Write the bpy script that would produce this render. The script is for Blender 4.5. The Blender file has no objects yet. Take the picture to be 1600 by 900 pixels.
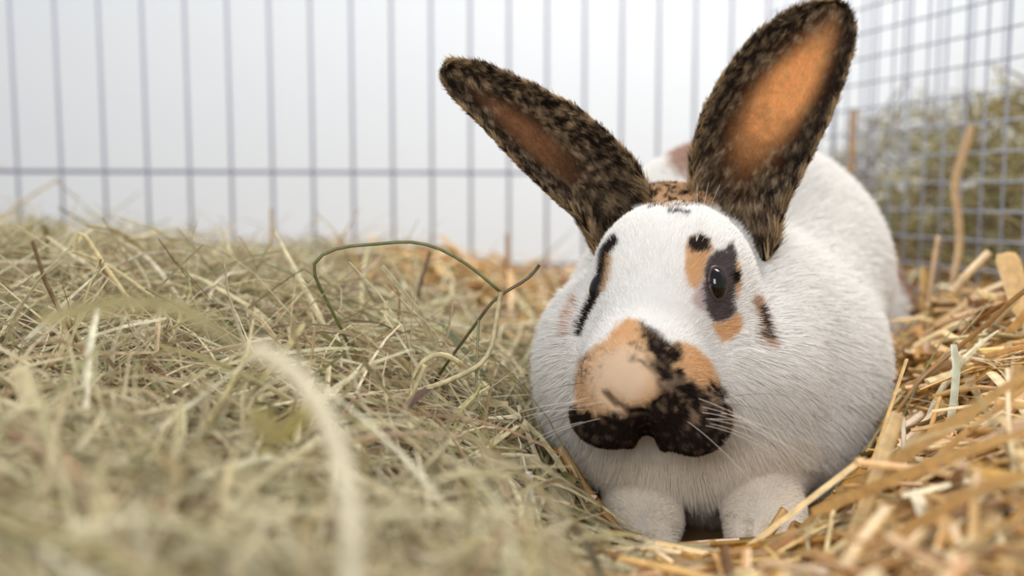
import bpy, math
import numpy as np
from mathutils import Vector, Matrix

S = bpy.context.scene
COL = S.collection
rng = np.random.default_rng(7)

# ------------------------------------------------------------------ camera
F = 1537.0                      # focal length in pixels of the 1600x900 frame
H = 0.170                       # camera height above the tray
TH = math.radians(5.6)          # looking slightly down
cam_d = bpy.data.cameras.new('camera')
cam = bpy.data.objects.new('camera', cam_d)
COL.objects.link(cam)
cam.location = (0, 0, H)
cam.rotation_euler = (math.radians(90) - TH, 0, 0)
cam_d.sensor_width = 36.0
cam_d.lens = 36.0 * F / 1600.0
cam_d.clip_start = 0.01
cam_d.dof.use_dof = True
cam_d.dof.focus_distance = 0.425
cam_d.dof.aperture_fstop = 4.6
S.camera = cam

# ------------------------------------------------------------------ light
world = bpy.data.worlds.new('room_light')
S.world = world
world.use_nodes = True
bg = world.node_tree.nodes['Background']
bg.inputs[0].default_value = (0.93, 0.96, 1.0, 1)
bg.inputs[1].default_value = 0.58


def area(name, loc, target, size, power, col):
    l = bpy.data.lights.new(name, 'AREA')
    l.shape = 'RECTANGLE'
    l.size, l.size_y = size
    l.energy = power
    l.color = col
    o = bpy.data.objects.new(name, l)
    COL.objects.link(o)
    o.location = loc
    o.rotation_euler = (Vector(target) - Vector(loc)).to_track_quat('-Z', 'Y').to_euler()
    return o


area('ceiling_lamp', (0.62, 0.95, 1.45), (0.1, 0.55, 0.1), (0.9, 0.7), 28.0, (1.0, 0.96, 0.90))
area('wall_fill_light', (-0.3, 1.25, 1.75), (-0.3, 1.6, 0.2), (1.4, 0.4), 6.5, (0.93, 0.96, 1.0))  # added fill light, only there to brighten the back wall
area('window_light', (-0.30, -0.95, 0.68), (0.05, 0.5, 0.1), (0.6, 0.6), 15.0, (1.0, 0.985, 0.97))

S.view_settings.view_transform = 'Standard'
S.view_settings.look = 'None'
S.view_settings.gamma = 1.0
S.view_settings.use_curve_mapping = False
S.view_settings.exposure = 0.04

# ------------------------------------------------------------------ helpers
FWD = np.array([0, math.cos(TH), -math.sin(TH)])
UPV = np.array([0, math.sin(TH), math.cos(TH)])
RGT = np.array([1.0, 0, 0])
CAM = np.array([0, 0, H])


def P(u, v, d):
    """place in the room that lies at depth d on the photograph's point (u, v)"""
    u, v, d = np.asarray(u, float), np.asarray(v, float), np.asarray(d, float)
    return CAM + d[..., None] * (FWD + ((u - 800) / F)[..., None] * RGT - ((v - 450) / F)[..., None] * UPV)


def proj(p):
    q = p - CAM
    d = q @ FWD
    return 800 + F * (q @ RGT) / d, 450 - F * (q @ UPV) / d, d


def lin(c):
    c = np.asarray(c, float) / 255.0
    return np.where(c <= 0.04045, c / 12.92, ((c + 0.055) / 1.055) ** 2.4)


def sstep(a, b, x):
    t = np.clip((x - a) / (b - a), 0, 1)
    return t * t * (3 - 2 * t)


def norm(v):
    return v / np.maximum(np.linalg.norm(v, axis=-1, keepdims=True), 1e-9)


def _hash(ix, iy, iz):
    n = (ix * 374761393 + iy * 668265263 + iz * 2147483647 * 7 + 1013904223) & 0xFFFFFFFF
    n = ((n ^ (n >> 13)) * 1274126177) & 0xFFFFFFFF
    n = (n ^ (n >> 16)) & 0xFFFFFFFF
    return n.astype(np.float64) / 4294967295.0


def vnoise(p):
    i = np.floor(p).astype(np.int64)
    f = p - i
    f = f * f * (3 - 2 * f)
    r = 0
    for dx in (0, 1):
        for dy in (0, 1):
            for dz in (0, 1):
                w = (f[:, 0] if dx else 1 - f[:, 0]) * (f[:, 1] if dy else 1 - f[:, 1]) * (f[:, 2] if dz else 1 - f[:, 2])
                r = r + w * _hash(i[:, 0] + dx, i[:, 1] + dy, (i[:, 2] + dz) * 3)
    return r


def fbm(p, o=3):
    a, t, s = 1.0, 0, 0
    for k in range(o):
        t = t + a * vnoise(p * 2 ** k + 17.3 * k)
        s += a
        a *= 0.5
    return t / s


def mesh_from(name, v, f, smooth=True, col=None):
    """v (n,3), f (m,k) with k 3 or 4, col (n,3) linear"""
    v = np.ascontiguousarray(v, np.float32)
    f = np.ascontiguousarray(f, np.int32)
    me = bpy.data.meshes.new(name)
    k = f.shape[1]
    me.vertices.add(len(v))
    me.vertices.foreach_set('co', v.ravel())
    me.loops.add(f.size)
    me.loops.foreach_set('vertex_index', f.ravel())
    me.polygons.add(len(f))
    me.polygons.foreach_set('loop_start', np.arange(0, f.size, k, dtype=np.int32))
    me.polygons.foreach_set('use_smooth', np.full(len(f), smooth))
    if col is not None:
        a = me.attributes.new('tint', 'FLOAT_COLOR', 'POINT')
        c = np.ones((len(v), 4), np.float32)
        c[:, :3] = col
        a.data.foreach_set('color', c.ravel())
    me.update()
    me.validate()
    return me


def put(name, me, mat, parent=None, label=None, cat=None, group=None, kind=None):
    o = bpy.data.objects.new(name, me)
    COL.objects.link(o)
    if mat is not None:
        me.materials.clear()
        me.materials.append(mat)
    if parent is not None:
        o.parent = parent
    if label:
        o['label'] = label
    if cat:
        o['category'] = cat
    if group:
        o['group'] = group
    if kind:
        o['kind'] = kind
    return o


def empty(name, label, cat, loc=(0, 0, 0)):
    o = bpy.data.objects.new(name, None)
    COL.objects.link(o)
    o.location = loc
    o.empty_display_size = 0.02
    o['label'] = label
    o['category'] = cat
    return o


# ------------------------------------------------------------------ materials
def new_mat(name):
    m = bpy.data.materials.new(name)
    m.use_nodes = True
    nt = m.node_tree
    nt.nodes.clear()
    out = nt.nodes.new('ShaderNodeOutputMaterial')
    return m, nt, out


def plain(name, rgb, rough=0.6, metal=0.0, spec=0.4, noise=0.06, scale=30):
    m, nt, out = new_mat(name)
    b = nt.nodes.new('ShaderNodeBsdfPrincipled')
    b.inputs['Roughness'].default_value = rough
    b.inputs['Metallic'].default_value = metal
    b.inputs['Specular IOR Level'].default_value = spec
    tc = nt.nodes.new('ShaderNodeTexCoord')
    n = nt.nodes.new('ShaderNodeTexNoise')
    n.inputs['Scale'].default_value = scale
    n.inputs['Detail'].default_value = 3
    nt.links.new(tc.outputs['Object'], n.inputs['Vector'])
    mx = nt.nodes.new('ShaderNodeMix')
    mx.data_type = 'RGBA'
    c = lin(rgb)
    mx.inputs[6].default_value = (*(c * (1 - noise)), 1)
    mx.inputs[7].default_value = (*np.minimum(c * (1 + noise), 1), 1)
    nt.links.new(n.outputs['Fac'], mx.inputs[0])
    nt.links.new(mx.outputs[2], b.inputs['Base Color'])
    nt.links.new(b.outputs[0], out.inputs[0])
    return m


def tinted(name, trans=0.3, gloss=0.06, rough=0.45, noise=0.25, scale=220.0, tr_tint=(1, 1, 1)):
    """colour from the tint attribute with fine fibre noise, part of the light passing through"""
    m, nt, out = new_mat(name)
    at = nt.nodes.new('ShaderNodeAttribute')
    at.attribute_name = 'tint'
    src = at.outputs['Color']
    if noise > 0:
        tc = nt.nodes.new('ShaderNodeTexCoord')
        n = nt.nodes.new('ShaderNodeTexNoise')
        n.inputs['Scale'].default_value = scale
        n.inputs['Detail'].default_value = 2
        nt.links.new(tc.outputs['Object'], n.inputs['Vector'])
        mr = nt.nodes.new('ShaderNodeMapRange')
        mr.inputs[1].default_value = 0.3
        mr.inputs[2].default_value = 0.7
        mr.inputs[3].default_value = 1 - noise
        mr.inputs[4].default_value = 1 + noise * 0.5
        nt.links.new(n.outputs['Fac'], mr.inputs[0])
        vm = nt.nodes.new('ShaderNodeVectorMath')
        vm.operation = 'SCALE'
        nt.links.new(at.outputs['Color'], vm.inputs[0])
        nt.links.new(mr.outputs[0], vm.inputs['Scale'])
        src = vm.outputs[0]
    d = nt.nodes.new('ShaderNodeBsdfDiffuse')
    t = nt.nodes.new('ShaderNodeBsdfTranslucent')
    nt.links.new(src, d.inputs[0])
    nt.links.new(src, t.inputs[0])
    mx = nt.nodes.new('ShaderNodeMixShader')
    mx.inputs[0].default_value = trans
    nt.links.new(d.outputs[0], mx.inputs[1])
    nt.links.new(t.outputs[0], mx.inputs[2])
    last = mx
    if gloss > 0:
        g = nt.nodes.new('ShaderNodeBsdfGlossy')
        g.inputs['Roughness'].default_value = rough
        mg = nt.nodes.new('ShaderNodeMixShader')
        mg.inputs[0].default_value = gloss
        nt.links.new(mx.outputs[0], mg.inputs[1])
        nt.links.new(g.outputs[0], mg.inputs[2])
        last = mg
    nt.links.new(last.outputs[0], out.inputs[0])
    return m


M_wall = plain('painted_white_wall', (231, 237, 243), 0.9, noise=0.02, scale=3)
M_floor = plain('tray_floor', (140, 112, 74), 0.95, noise=0.3, scale=40)
M_bar = plain('grey_coated_bar', (172, 175, 194), 0.5, 0.0, noise=0.08)
M_rail = plain('grey_coated_rail', (134, 137, 158), 0.5, noise=0.08)
M_wire = plain('galvanised_wire', (158, 164, 180), 0.42, 0.10, noise=0.15, scale=120)
M_hay = tinted('dry_hay', 0.28, 0.05, 0.5, 0.28, 300)
M_straw = tinted('dry_straw', 0.20, 0.08, 0.4, 0.22, 260)
M_fur = tinted('rabbit_fur', 0.30, 0.0, noise=0)
M_skin = tinted('rabbit_skin', 0.35, 0.0, noise=0.06, scale=90)
M_eye = plain('eye_black', (6, 4, 4), 0.03, spec=0.45, noise=0.0)
M_lid = plain('eye_rim', (62, 48, 46), 0.4, noise=0.2, scale=300)
M_ground = plain('heap_ground', (150, 128, 88), 0.95, noise=0.4, scale=60)

# ------------------------------------------------------------------ setting: floor, wall
def slab(name, x0, x1, y0, y1, z0, z1, mat):
    v = np.array([[x, y, z] for x in (x0, x1) for y in (y0, y1) for z in (z0, z1)])
    f = np.array([[0, 1, 3, 2], [4, 6, 7, 5], [0, 4, 5, 1], [2, 3, 7, 6], [0, 2, 6, 4], [1, 5, 7, 3]])
    return put(name, mesh_from(name, v, f, False), mat, kind='structure')


slab('floor', -1.6, 1.8, -0.8, 1.75, -0.06, -0.03, M_floor)
slab('wall_back', -1.6, 1.8, 1.75, 1.79, -0.06, 1.9, M_wall)

# ------------------------------------------------------------------ cage wall of round bars
def tube(pts, r, seg=8, cap=True):
    pts = np.asarray(pts, float)
    r = np.broadcast_to(np.asarray(r, float), (len(pts),))
    t = norm(np.gradient(pts, axis=0))
    ref = np.array([0, 0, 1.0]) if abs(t[0, 2]) < 0.8 else np.array([1.0, 0, 0])
    a = norm(np.cross(t, ref))
    b = np.cross(t, a)
    an = np.linspace(0, 2 * np.pi, seg, endpoint=False)
    v = (pts[:, None] + r[:, None, None] * (np.cos(an)[None, :, None] * a[:, None] + np.sin(an)[None, :, None] * b[:, None])).reshape(-1, 3)
    n = len(pts)
    i, j = np.meshgrid(np.arange(n - 1), np.arange(seg), indexing='ij')
    q = np.stack([i * seg + j, i * seg + (j + 1) % seg, (i + 1) * seg + (j + 1) % seg, (i + 1) * seg + j], -1).reshape(-1, 4)
    if cap:
        c0, c1 = len(v), len(v) + 1
        v = np.vstack([v, pts[:1], pts[-1:]])
        jj = np.arange(seg)
        k = (n - 1) * seg
        q = np.vstack([q, np.stack([(jj + 1) % seg, jj, np.full(seg, c0), np.full(seg, c0)], -1)[:, [0, 1, 2, 2]],
                       np.stack([k + jj, k + (jj + 1) % seg, np.full(seg, c1), np.full(seg, c1)], -1)[:, [0, 1, 2, 2]]])
    return v, q


def tube_mesh(name, pts, r, seg=8):
    v, q = tube(pts, r, seg, cap=False)
    # closed ends as n-gons
    me = bpy.data.meshes.new(name)
    n = len(pts)
    faces = [tuple(x) for x in q.tolist()] + [tuple(range(seg))[::-1], tuple(range((n - 1) * seg, n * seg))]
    me.from_pydata(v.tolist(), [], faces)
    me.polygons.foreach_set('use_smooth', [len(x) == 4 for x in faces])
    me.update()
    return me


ZB, KB = 1.0, 0.158                         # cage wall: y = ZB + KB * x in camera depth


def wall_xy(x):
    return np.array([x, (ZB + KB * x)])


panel = empty('cage_panel', 'grey wire cage panel of upright bars in front of the white wall', 'cage panel', (0, ZB, 0))
bar_me = None
x676 = (676 - 800) / F * ZB / (1 - KB * (676 - 800) / F)
zb_rail = P(400, 269, ZB / (1 + KB * 400 / F))[2]
for k in range(-13, 24):
    x = x676 + k * 0.0383
    if bar_me is None:
        bar_me = tube_mesh('bar', np.array([[0, 0, -0.025], [0, 0, 0.3], [0, 0, 0.75]]), 0.0017, 8)
    o = put('bar', bar_me, M_bar, panel)
    o.matrix_parent_inverse = panel.matrix_world.inverted()
    o.location = (x, ZB + KB * x - ZB, 0)
for z in (zb_rail, zb_rail - 0.093, 0.62):
    xs = np.array([x676 - 13.3 * 0.0383, x676, x676 + 23.3 * 0.0383])
    put('rail', tube_mesh('rail', np.stack([xs, KB * xs + 0.0032, np.full(3, z)], -1), 0.0018, 8), M_rail, panel)

# ------------------------------------------------------------------ square wire mesh panel on the right
mesh_panel = empty('wire_mesh_panel', 'square welded wire mesh panel at the right beside the straw', 'wire mesh', (0.326, 0.81, 0))
SQ = 0.0217
dirp = np.array([0.262, -0.965])
p0 = P(1412, 367, 0.815)
zrow = P(1412, 327, 0.815)[2]
kmin, kmax = -10, 12
wire_me = tube_mesh('wire', np.array([[0, 0, -0.02], [0, 0, 0.2], [0, 0, 0.47]]), 0.00085, 6)
for k in range(kmin, kmax + 1):
    o = put('upright_wire', wire_me, M_wire, mesh_panel)
    o.location = (p0[0] + dirp[0] * SQ * k - 0.326, p0[1] + dirp[1] * SQ * k - 0.81, 0)
hw = None
for r in range(-7, 14):
    z = zrow + r * SQ
    if hw is None:
        e = np.array([[p0[0] + dirp[0] * SQ * t - 0.326, p0[1] + dirp[1] * SQ * t - 0.81, 0] for t in (kmin - .2, 3, kmax + .2)])
        e[:, :2] += np.array([-0.965, -0.262]) * 0.0014
        hw = tube_mesh('cross_wire', e, 0.00085, 6)
    o = put('cross_wire', hw, M_wire, mesh_panel)
    o.location = (0, 0, z)

# ------------------------------------------------------------------ rabbit: implicit body
def ell(p, c, r):
    q = (p - c).astype(np.float32)
    r = np.asarray(r, np.float32)
    k0 = np.sqrt(((q / r) ** 2).sum(-1))
    k1 = np.sqrt(((q / (r * r)) ** 2).sum(-1)) + 1e-6
    return k0 * (k0 - 1) / k1


def cap(p, a, b, ra, rb):
    a, b = np.asarray(a, np.float32), np.asarray(b, np.float32)
    ab = b - a
    q = p - a
    t = np.clip((q @ ab) / (ab @ ab), 0, 1)
    return np.sqrt(((q - t[..., None] * ab) ** 2).sum(-1)) - (ra + (rb - ra) * t)


def smin(a, b, k):
    h = np.maximum(k - np.abs(a - b), 0) / k
    return np.minimum(a, b) - h * h * k * 0.25


def Q(u, v, d):
    return P(u, v, d).astype(np.float32)


def sdf_head0(p):
    d = ell(p, Q(1052, 442, .457), (.0355, .042, .0345))
    d = smin(d, cap(p, Q(1048, 430, .447), Q(992, 592, .4055), .0270, .0200), .02)
    d = smin(d, ell(p, Q(1012, 600, .418), (.0275, .031, .0235)), .012)
    d = smin(d, ell(p, Q(951, 645, .4125), (.0160, .019, .0138)), .005)
    d = smin(d, ell(p, Q(1081, 651, .409), (.0162, .019, .0150)), .005)
    d = smin(d, ell(p, Q(1012, 664, .424), (.016, .018, .0085)), .006)
    d = smin(d, ell(p, Q(986, 614, .3935), (.0128, .0090, .0074)), .010)
    d = smin(d, ell(p, Q(1045, 322, .492), (.022, .02, .012)), .012)
    return d


CREASE = []


def sdf_head(p):
    return carve(p, sdf_head0(p), CREASE)


def carve(p, d, creases):
    if not creases:
        return d
    allp = np.array([x for a, b, r in creases for x in (a, b)])
    lo, hi = allp.min(0) - .01, allp.max(0) + .01
    m = ((p > lo) & (p < hi)).all(-1)
    if not m.any():
        return d
    q, e = p[m], d[m]
    for a, b, r in creases:
        e = -smin(-e, cap(q, a, b, r, r), .003)
    d = d.copy()
    d[m] = e
    return d


TOEGAP = []


TOES = [(958, 838, .447), (983, 846, .440), (1011, 847, .439), (1039, 840, .445),
        (1151, 829, .440), (1178, 836, .433), (1206, 836, .432), (1234, 828, .439)]


def sdf_paws(p):
    d = None
    for (u, v, dd, ul, vl) in ((1004, 818, .462, 1000, 742), (1194, 808, .456, 1195, 735)):
        e = ell(p, Q(u, v, dd), (.0168, .026, .0120))
        e = smin(e, cap(p, Q(ul, vl, .500), Q(u, v - 20, dd + .008), .021, .0155), .012)
        d = e if d is None else np.minimum(d, e)
    for (u, v, dd) in TOES:
        d = smin(d, ell(p, Q(u, v, dd), (.0044, .0115, .0062)), .0022)
    return d


def sdf_body(p):
    d = ell(p, Q(1116, 566, .565), (.0905, .098, .083))
    d = smin(d, ell(p, Q(1150, 428, .665), (.0925, .12, .0900)), .03)
    d = smin(d, ell(p, Q(1262, 520, .755), (.073, .09, .083)), .02)
    d = smin(d, ell(p, Q(1075, 480, .512), (.055, .05, .050)), .03)
    d = smin(d, ell(p, Q(1060, 668, .497), (.055, .045, .030)), .03)
    d = smin(d, ell(p, Q(924, 572, .480), (.0240, .033, .038)), .025)
    d = smin(d, ell(p, Q(1150, 566, .470), (.030, .035, .034)), .025)
    d = smin(d, ell(p, Q(1105, 560, .444), (.021, .024, .026)), .02)
    d = smin(d, ell(p, Q(938, 560, .450), (.018, .024, .026)), .02)
    return d


def sdf(p):
    d = smin(sdf_body(p), sdf_head(p), .014)
    d = smin(d, sdf_paws(p), .010)
    return carve(p, d, TOEGAP)


def hit(u, v, d0=0.33, fn=None):
    fn = fn or sdf
    o = P(u, v, 1.0) - CAM
    o = o / np.linalg.norm(o)
    t = d0
    for _ in range(200):
        s = float(fn((CAM + o * t)[None].astype(np.float32))[0])
        t += s * 0.8
        if abs(s) < 1e-4:
            break
    p = CAM + o * t
    e = 1e-3
    n = np.array([float(fn((p + e * a)[None].astype(np.float32))[0] - fn((p - e * a)[None].astype(np.float32))[0]) for a in np.eye(3)])
    return p, n / np.linalg.norm(n)


for line, r in (([(946, 614), (963, 632), (985, 645), (1008, 640), (1031, 622)], .0018), ([(1000, 645), (1006, 668), (1010, 680)], .0030), ([(1010, 682), (1011, 692), (1011, 702)], .0045)):
    hp_ = [hit(a, b, .34, sdf_head0)[0].astype(np.float32) for a, b in line]
    CREASE_ = [(x0_, x1_, r) for x0_, x1_ in zip(hp_[:-1], hp_[1:])]
    CREASE.extend(CREASE_)


for ug, vg in ((970, 836), (997, 841), (1025, 839), (1164, 826), (1192, 831), (1220, 827)):
    hp_ = [hit(ug + dx, vg + dy, .38, sdf_paws)[0].astype(np.float32) for dx, dy in ((0, -16), (0, -2), (0, 12))]
    TOEGAP.extend([(x0_, x1_, .0017) for x0_, x1_ in zip(hp_[:-1], hp_[1:])])


def surface_nets(fn, lo, hi, h):
    ax = [np.arange(lo[i], hi[i] + h, h, dtype=np.float32) for i in range(3)]
    nx, ny, nz = map(len, ax)
    Fv = np.empty((nx, ny, nz), np.float32)
    Y, Z = np.meshgrid(ax[1], ax[2], indexing='ij')
    for i0 in range(0, nx, 16):
        xs = ax[0][i0:i0 + 16]
        g = np.empty((len(xs), ny, nz, 3), np.float32)
        g[..., 0] = xs[:, None, None]
        g[..., 1] = Y
        g[..., 2] = Z
        Fv[i0:i0 + 16] = fn(g)
    neg = Fv < 0
    c = np.zeros((nx - 1, ny - 1, nz - 1), np.int8)
    corners = [(a, b, d) for a in (0, 1) for b in (0, 1) for d in (0, 1)]
    sl = lambda a, n: slice(a, n - 1 + a)
    for a, b, d in corners:
        c += neg[sl(a, nx), sl(b, ny), sl(d, nz)]
    act = (c > 0) & (c < 8)
    idx = np.full(act.shape, -1, np.int64)
    I = np.argwhere(act)
    idx[act] = np.arange(len(I))
    acc = np.zeros((len(I), 3))
    cnt = np.zeros(len(I))
    for a in range(8):
        for ax_ in range(3):
            ca = np.array(corners[a])
            if ca[ax_]:
                continue
            cb = ca.copy()
            cb[ax_] = 1
            fa = Fv[tuple((I + ca).T)]
            fb = Fv[tuple((I + cb).T)]
            m = (fa < 0) != (fb < 0)
            t = np.where(m, fa / np.where(m, fa - fb, 1), 0)
            pt = ca + t[:, None] * (cb - ca)
            acc += pt * m[:, None]
            cnt += m
    v = np.array(lo) + h * (I + acc / cnt[:, None])
    quads = []
    for ax_ in range(3):
        b_, c_ = (ax_ + 1) % 3, (ax_ + 2) % 3
        s0 = [slice(1, -1)] * 3
        s1 = [slice(1, -1)] * 3
        s0[ax_] = slice(0, -1)
        s1[ax_] = slice(1, None)
        A, B = neg[tuple(s0)], neg[tuple(s1)]
        E = np.argwhere(A != B)
        flip = A[tuple(E.T)]
        base = E + 1
        base[:, ax_] -= 1
        def cell(db, dc):
            k = base.copy()
            k[:, b_] += db
            k[:, c_] += dc
            return idx[tuple(k.T)]
        q = np.stack([cell(-1, -1), cell(0, -1), cell(0, 0), cell(-1, 0)], -1)
        q[~flip] = q[~flip][:, ::-1]
        quads.append(q)
    q = np.vstack(quads)
    return v, q


BV, BQ = surface_nets(sdf, (-0.03, 0.345, -0.04), (0.36, 0.89, 0.265), 0.0021)

# ---- ears: cupped closed shells -------------------------------------------------
def resample(pts, n):
    pts = np.asarray(pts, float)
    s = np.r_[0, np.cumsum(np.linalg.norm(np.diff(pts[:, :2], axis=0), axis=1))]
    t = np.linspace(0, s[-1], n)
    r = np.stack([np.interp(t, s, pts[:, k]) for k in range(pts.shape[1])], -1)
    for _ in range(3):
        r[1:-1] = 0.25 * r[:-2] + 0.5 * r[1:-1] + 0.25 * r[2:]
    return r


def make_ear(edge_a, edge_b, cup, bias, nS=56, nW=30):
    """edge_a / edge_b: (u, v, depth) polylines from base to tip along both rims"""
    A = resample(edge_a, nS)
    B = resample(edge_b, nS)
    A, B = P(*A.T), P(*B.T)
    s = np.linspace(0, 1, nS)[:, None]
    w = np.sin(np.linspace(-1, 1, nW) * np.pi / 2)[None]
    mid = 0.5 * (A + B)
    half = 0.5 * (B - A)
    base = mid[:, None] + w[..., None] * half[:, None]
    ax = norm(mid[-1] - mid[0])
    back = norm(np.cross(half[nS // 3], ax))
    if back @ FWD < 0:
        back = -back
    prof = np.interp(s[:, 0], [0, .15, .4, .7, .9, 1], cup)[:, None]
    wb = np.clip(w - bias, -1.6, 1.6)
    disp = prof * (1 - np.abs(w) ** 2.2) + 0.25 * prof * bias * w
    roll = -0.0025 * np.exp(-((np.abs(w) - 0.93) / 0.1) ** 2) * np.minimum(s * 6, 1)
    front = base + (disp + roll)[..., None] * back
    th = 0.0024 * np.sqrt(np.clip(1 - np.abs(w) ** 4, 0, 1)) * np.interp(s, [0, .2, .9, 1], [2.2, 1.2, .9, .6])
    rear = front + th[..., None] * back
    v = np.vstack([front.reshape(-1, 3), rear.reshape(-1, 3)])
    i, j = np.meshgrid(np.arange(nS - 1), np.arange(nW - 1), indexing='ij')
    g = lambda a, b, L: L * nS * nW + a * nW + b
    qf = np.stack([g(i, j, 0), g(i, j + 1, 0), g(i + 1, j + 1, 0), g(i + 1, j, 0)], -1).reshape(-1, 4)
    qr = np.stack([g(i, j, 1), g(i + 1, j, 1), g(i + 1, j + 1, 1), g(i, j + 1, 1)], -1).reshape(-1, 4)
    k = np.arange(nS - 1)
    e0 = np.stack([g(k, 0, 0), g(k + 1, 0, 0), g(k + 1, 0, 1), g(k, 0, 1)], -1)
    e1 = np.stack([g(k, nW - 1, 0), g(k, nW - 1, 1), g(k + 1, nW - 1, 1), g(k + 1, nW - 1, 0)], -1)
    m = np.arange(nW - 1)
    e2 = np.stack([g(nS - 1, m, 0), g(nS - 1, m + 1, 0), g(nS - 1, m + 1, 1), g(nS - 1, m, 1)], -1)
    q = np.vstack([qf, qr, e0, e1, e2])
    S_, W_ = np.broadcast_to(s, (nS, nW)).ravel(), np.broadcast_to(w, (nS, nW)).ravel()
    par = np.vstack([np.stack([S_, W_, 0 * S_], -1), np.stack([S_, W_, 0 * S_ + 1], -1)])
    # make the front layer face away from "back"
    a, b, c = v[qf[0, 0]], v[qf[0, 1]], v[qf[0, 2]]
    if np.cross(b - a, c - a) @ back > 0:
        q = q[:, ::-1]
    return v, q, par, ax


EL = make_ear(
    [(1035, 352, .478), (1022, 312, .474), (1008, 279, .472), (984, 241, .470), (951, 207, .468), (902, 168, .466), (835, 134, .464), (765, 104, .462), (722, 94, .461), (704, 96, .461)],
    [(944, 412, .470), (929, 382, .466), (903, 342, .462), (862, 310, .458), (806, 257, .456), (752, 198, .456), (706, 152, .458), (690, 128, .460), (690, 108, .461), (704, 97, .461)],
    [.020, .018, .015, .009, .004, 0], -0.35)
ER = make_ear(
    [(1092, 340, .480), (1081, 300, .478), (1078, 268, .477), (1083, 222, .478), (1098, 172, .480), (1132, 112, .484), (1172, 63, .488), (1221, 24, .492), (1262, 6, .495), (1302, 2, .496)],
    [(1203, 404, .460), (1212, 386, .460), (1216, 354, .462), (1227, 320, .465), (1254, 272, .468), (1281, 220, .472), (1309, 158, .478), (1330, 92, .486), (1338, 45, .492), (1327, 14, .495), (1304, 3, .496)],
    [.024, .021, .017, .011, .005, 0], 0.2)

# ------------------------------------------------------------------ coat colours
def inpoly(u, v, poly):
    poly = np.asarray(poly, float)
    """signed pixel distance to a polygon, negative inside"""
    d = np.full(u.shape, 1e9)
    ins = np.zeros(u.shape, bool)
    n = len(poly)
    for i in range(n):
        x0, y0 = poly[i]
        x1, y1 = poly[(i + 1) % n]
        ex, ey = x1 - x0, y1 - y0
        t = np.clip(((u - x0) * ex + (v - y0) * ey) / (ex * ex + ey * ey + 1e-9), 0, 1)
        d = np.minimum(d, np.hypot(u - x0 - t * ex, v - y0 - t * ey))
        c = ((y0 <= v) & (v < y1)) | ((y1 <= v) & (v < y0))
        with np.errstate(divide='ignore', invalid='ignore'):
            xi = x0 + (v - y0) * ex / (ey if ey != 0 else 1e-9)
        ins ^= c & (u < xi)
    return np.where(ins, -d, d)


def segd(u, v, pts):
    d = np.full(u.shape, 1e9)
    for (x0, y0), (x1, y1) in zip(pts[:-1], pts[1:]):
        ex, ey = x1 - x0, y1 - y0
        t = np.clip(((u - x0) * ex + (v - y0) * ey) / (ex * ex + ey * ey + 1e-9), 0, 1)
        d = np.minimum(d, np.hypot(u - x0 - t * ex, v - y0 - t * ey))
    return d


WHITE = lin((246, 244, 241))
TAN = lin((224, 184, 140))
PEACH = lin((232, 204, 174))
BLACK = lin((44, 36, 33))
GREYB = lin((98, 88, 88))
BROWN = lin((120, 96, 68))

MUZ = [(897, 600), (905, 560), (930, 542), (950, 527), (965, 507), (985, 498), (1005, 503), (1030, 520), (1045, 536), (1068, 535), (1092, 546),
       (1111, 565), (1122, 590), (1134, 612), (1136, 640), (1129, 660), (1113, 675), (1106, 696), (1075, 706), (1046, 701), (1036, 690),
       (1015, 682), (992, 682), (978, 696), (950, 689), (925, 671), (905, 646), (896, 622)]


DARK = [(1006, 500), (1028, 512), (1046, 538), (1064, 552), (1056, 572), (1078, 590), (1100, 612), (1112, 598), (1145, 604), (1155, 720), (1040, 725), (885, 725),
        (885, 622), (908, 640), (938, 650), (962, 640), (985, 646), (1030, 622), (1026, 590), (1014, 556), (1004, 530)]


def mixc(c, col, w):
    w = np.clip(w, 0, 1)[:, None]
    return c * (1 - w) + col * w


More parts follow.
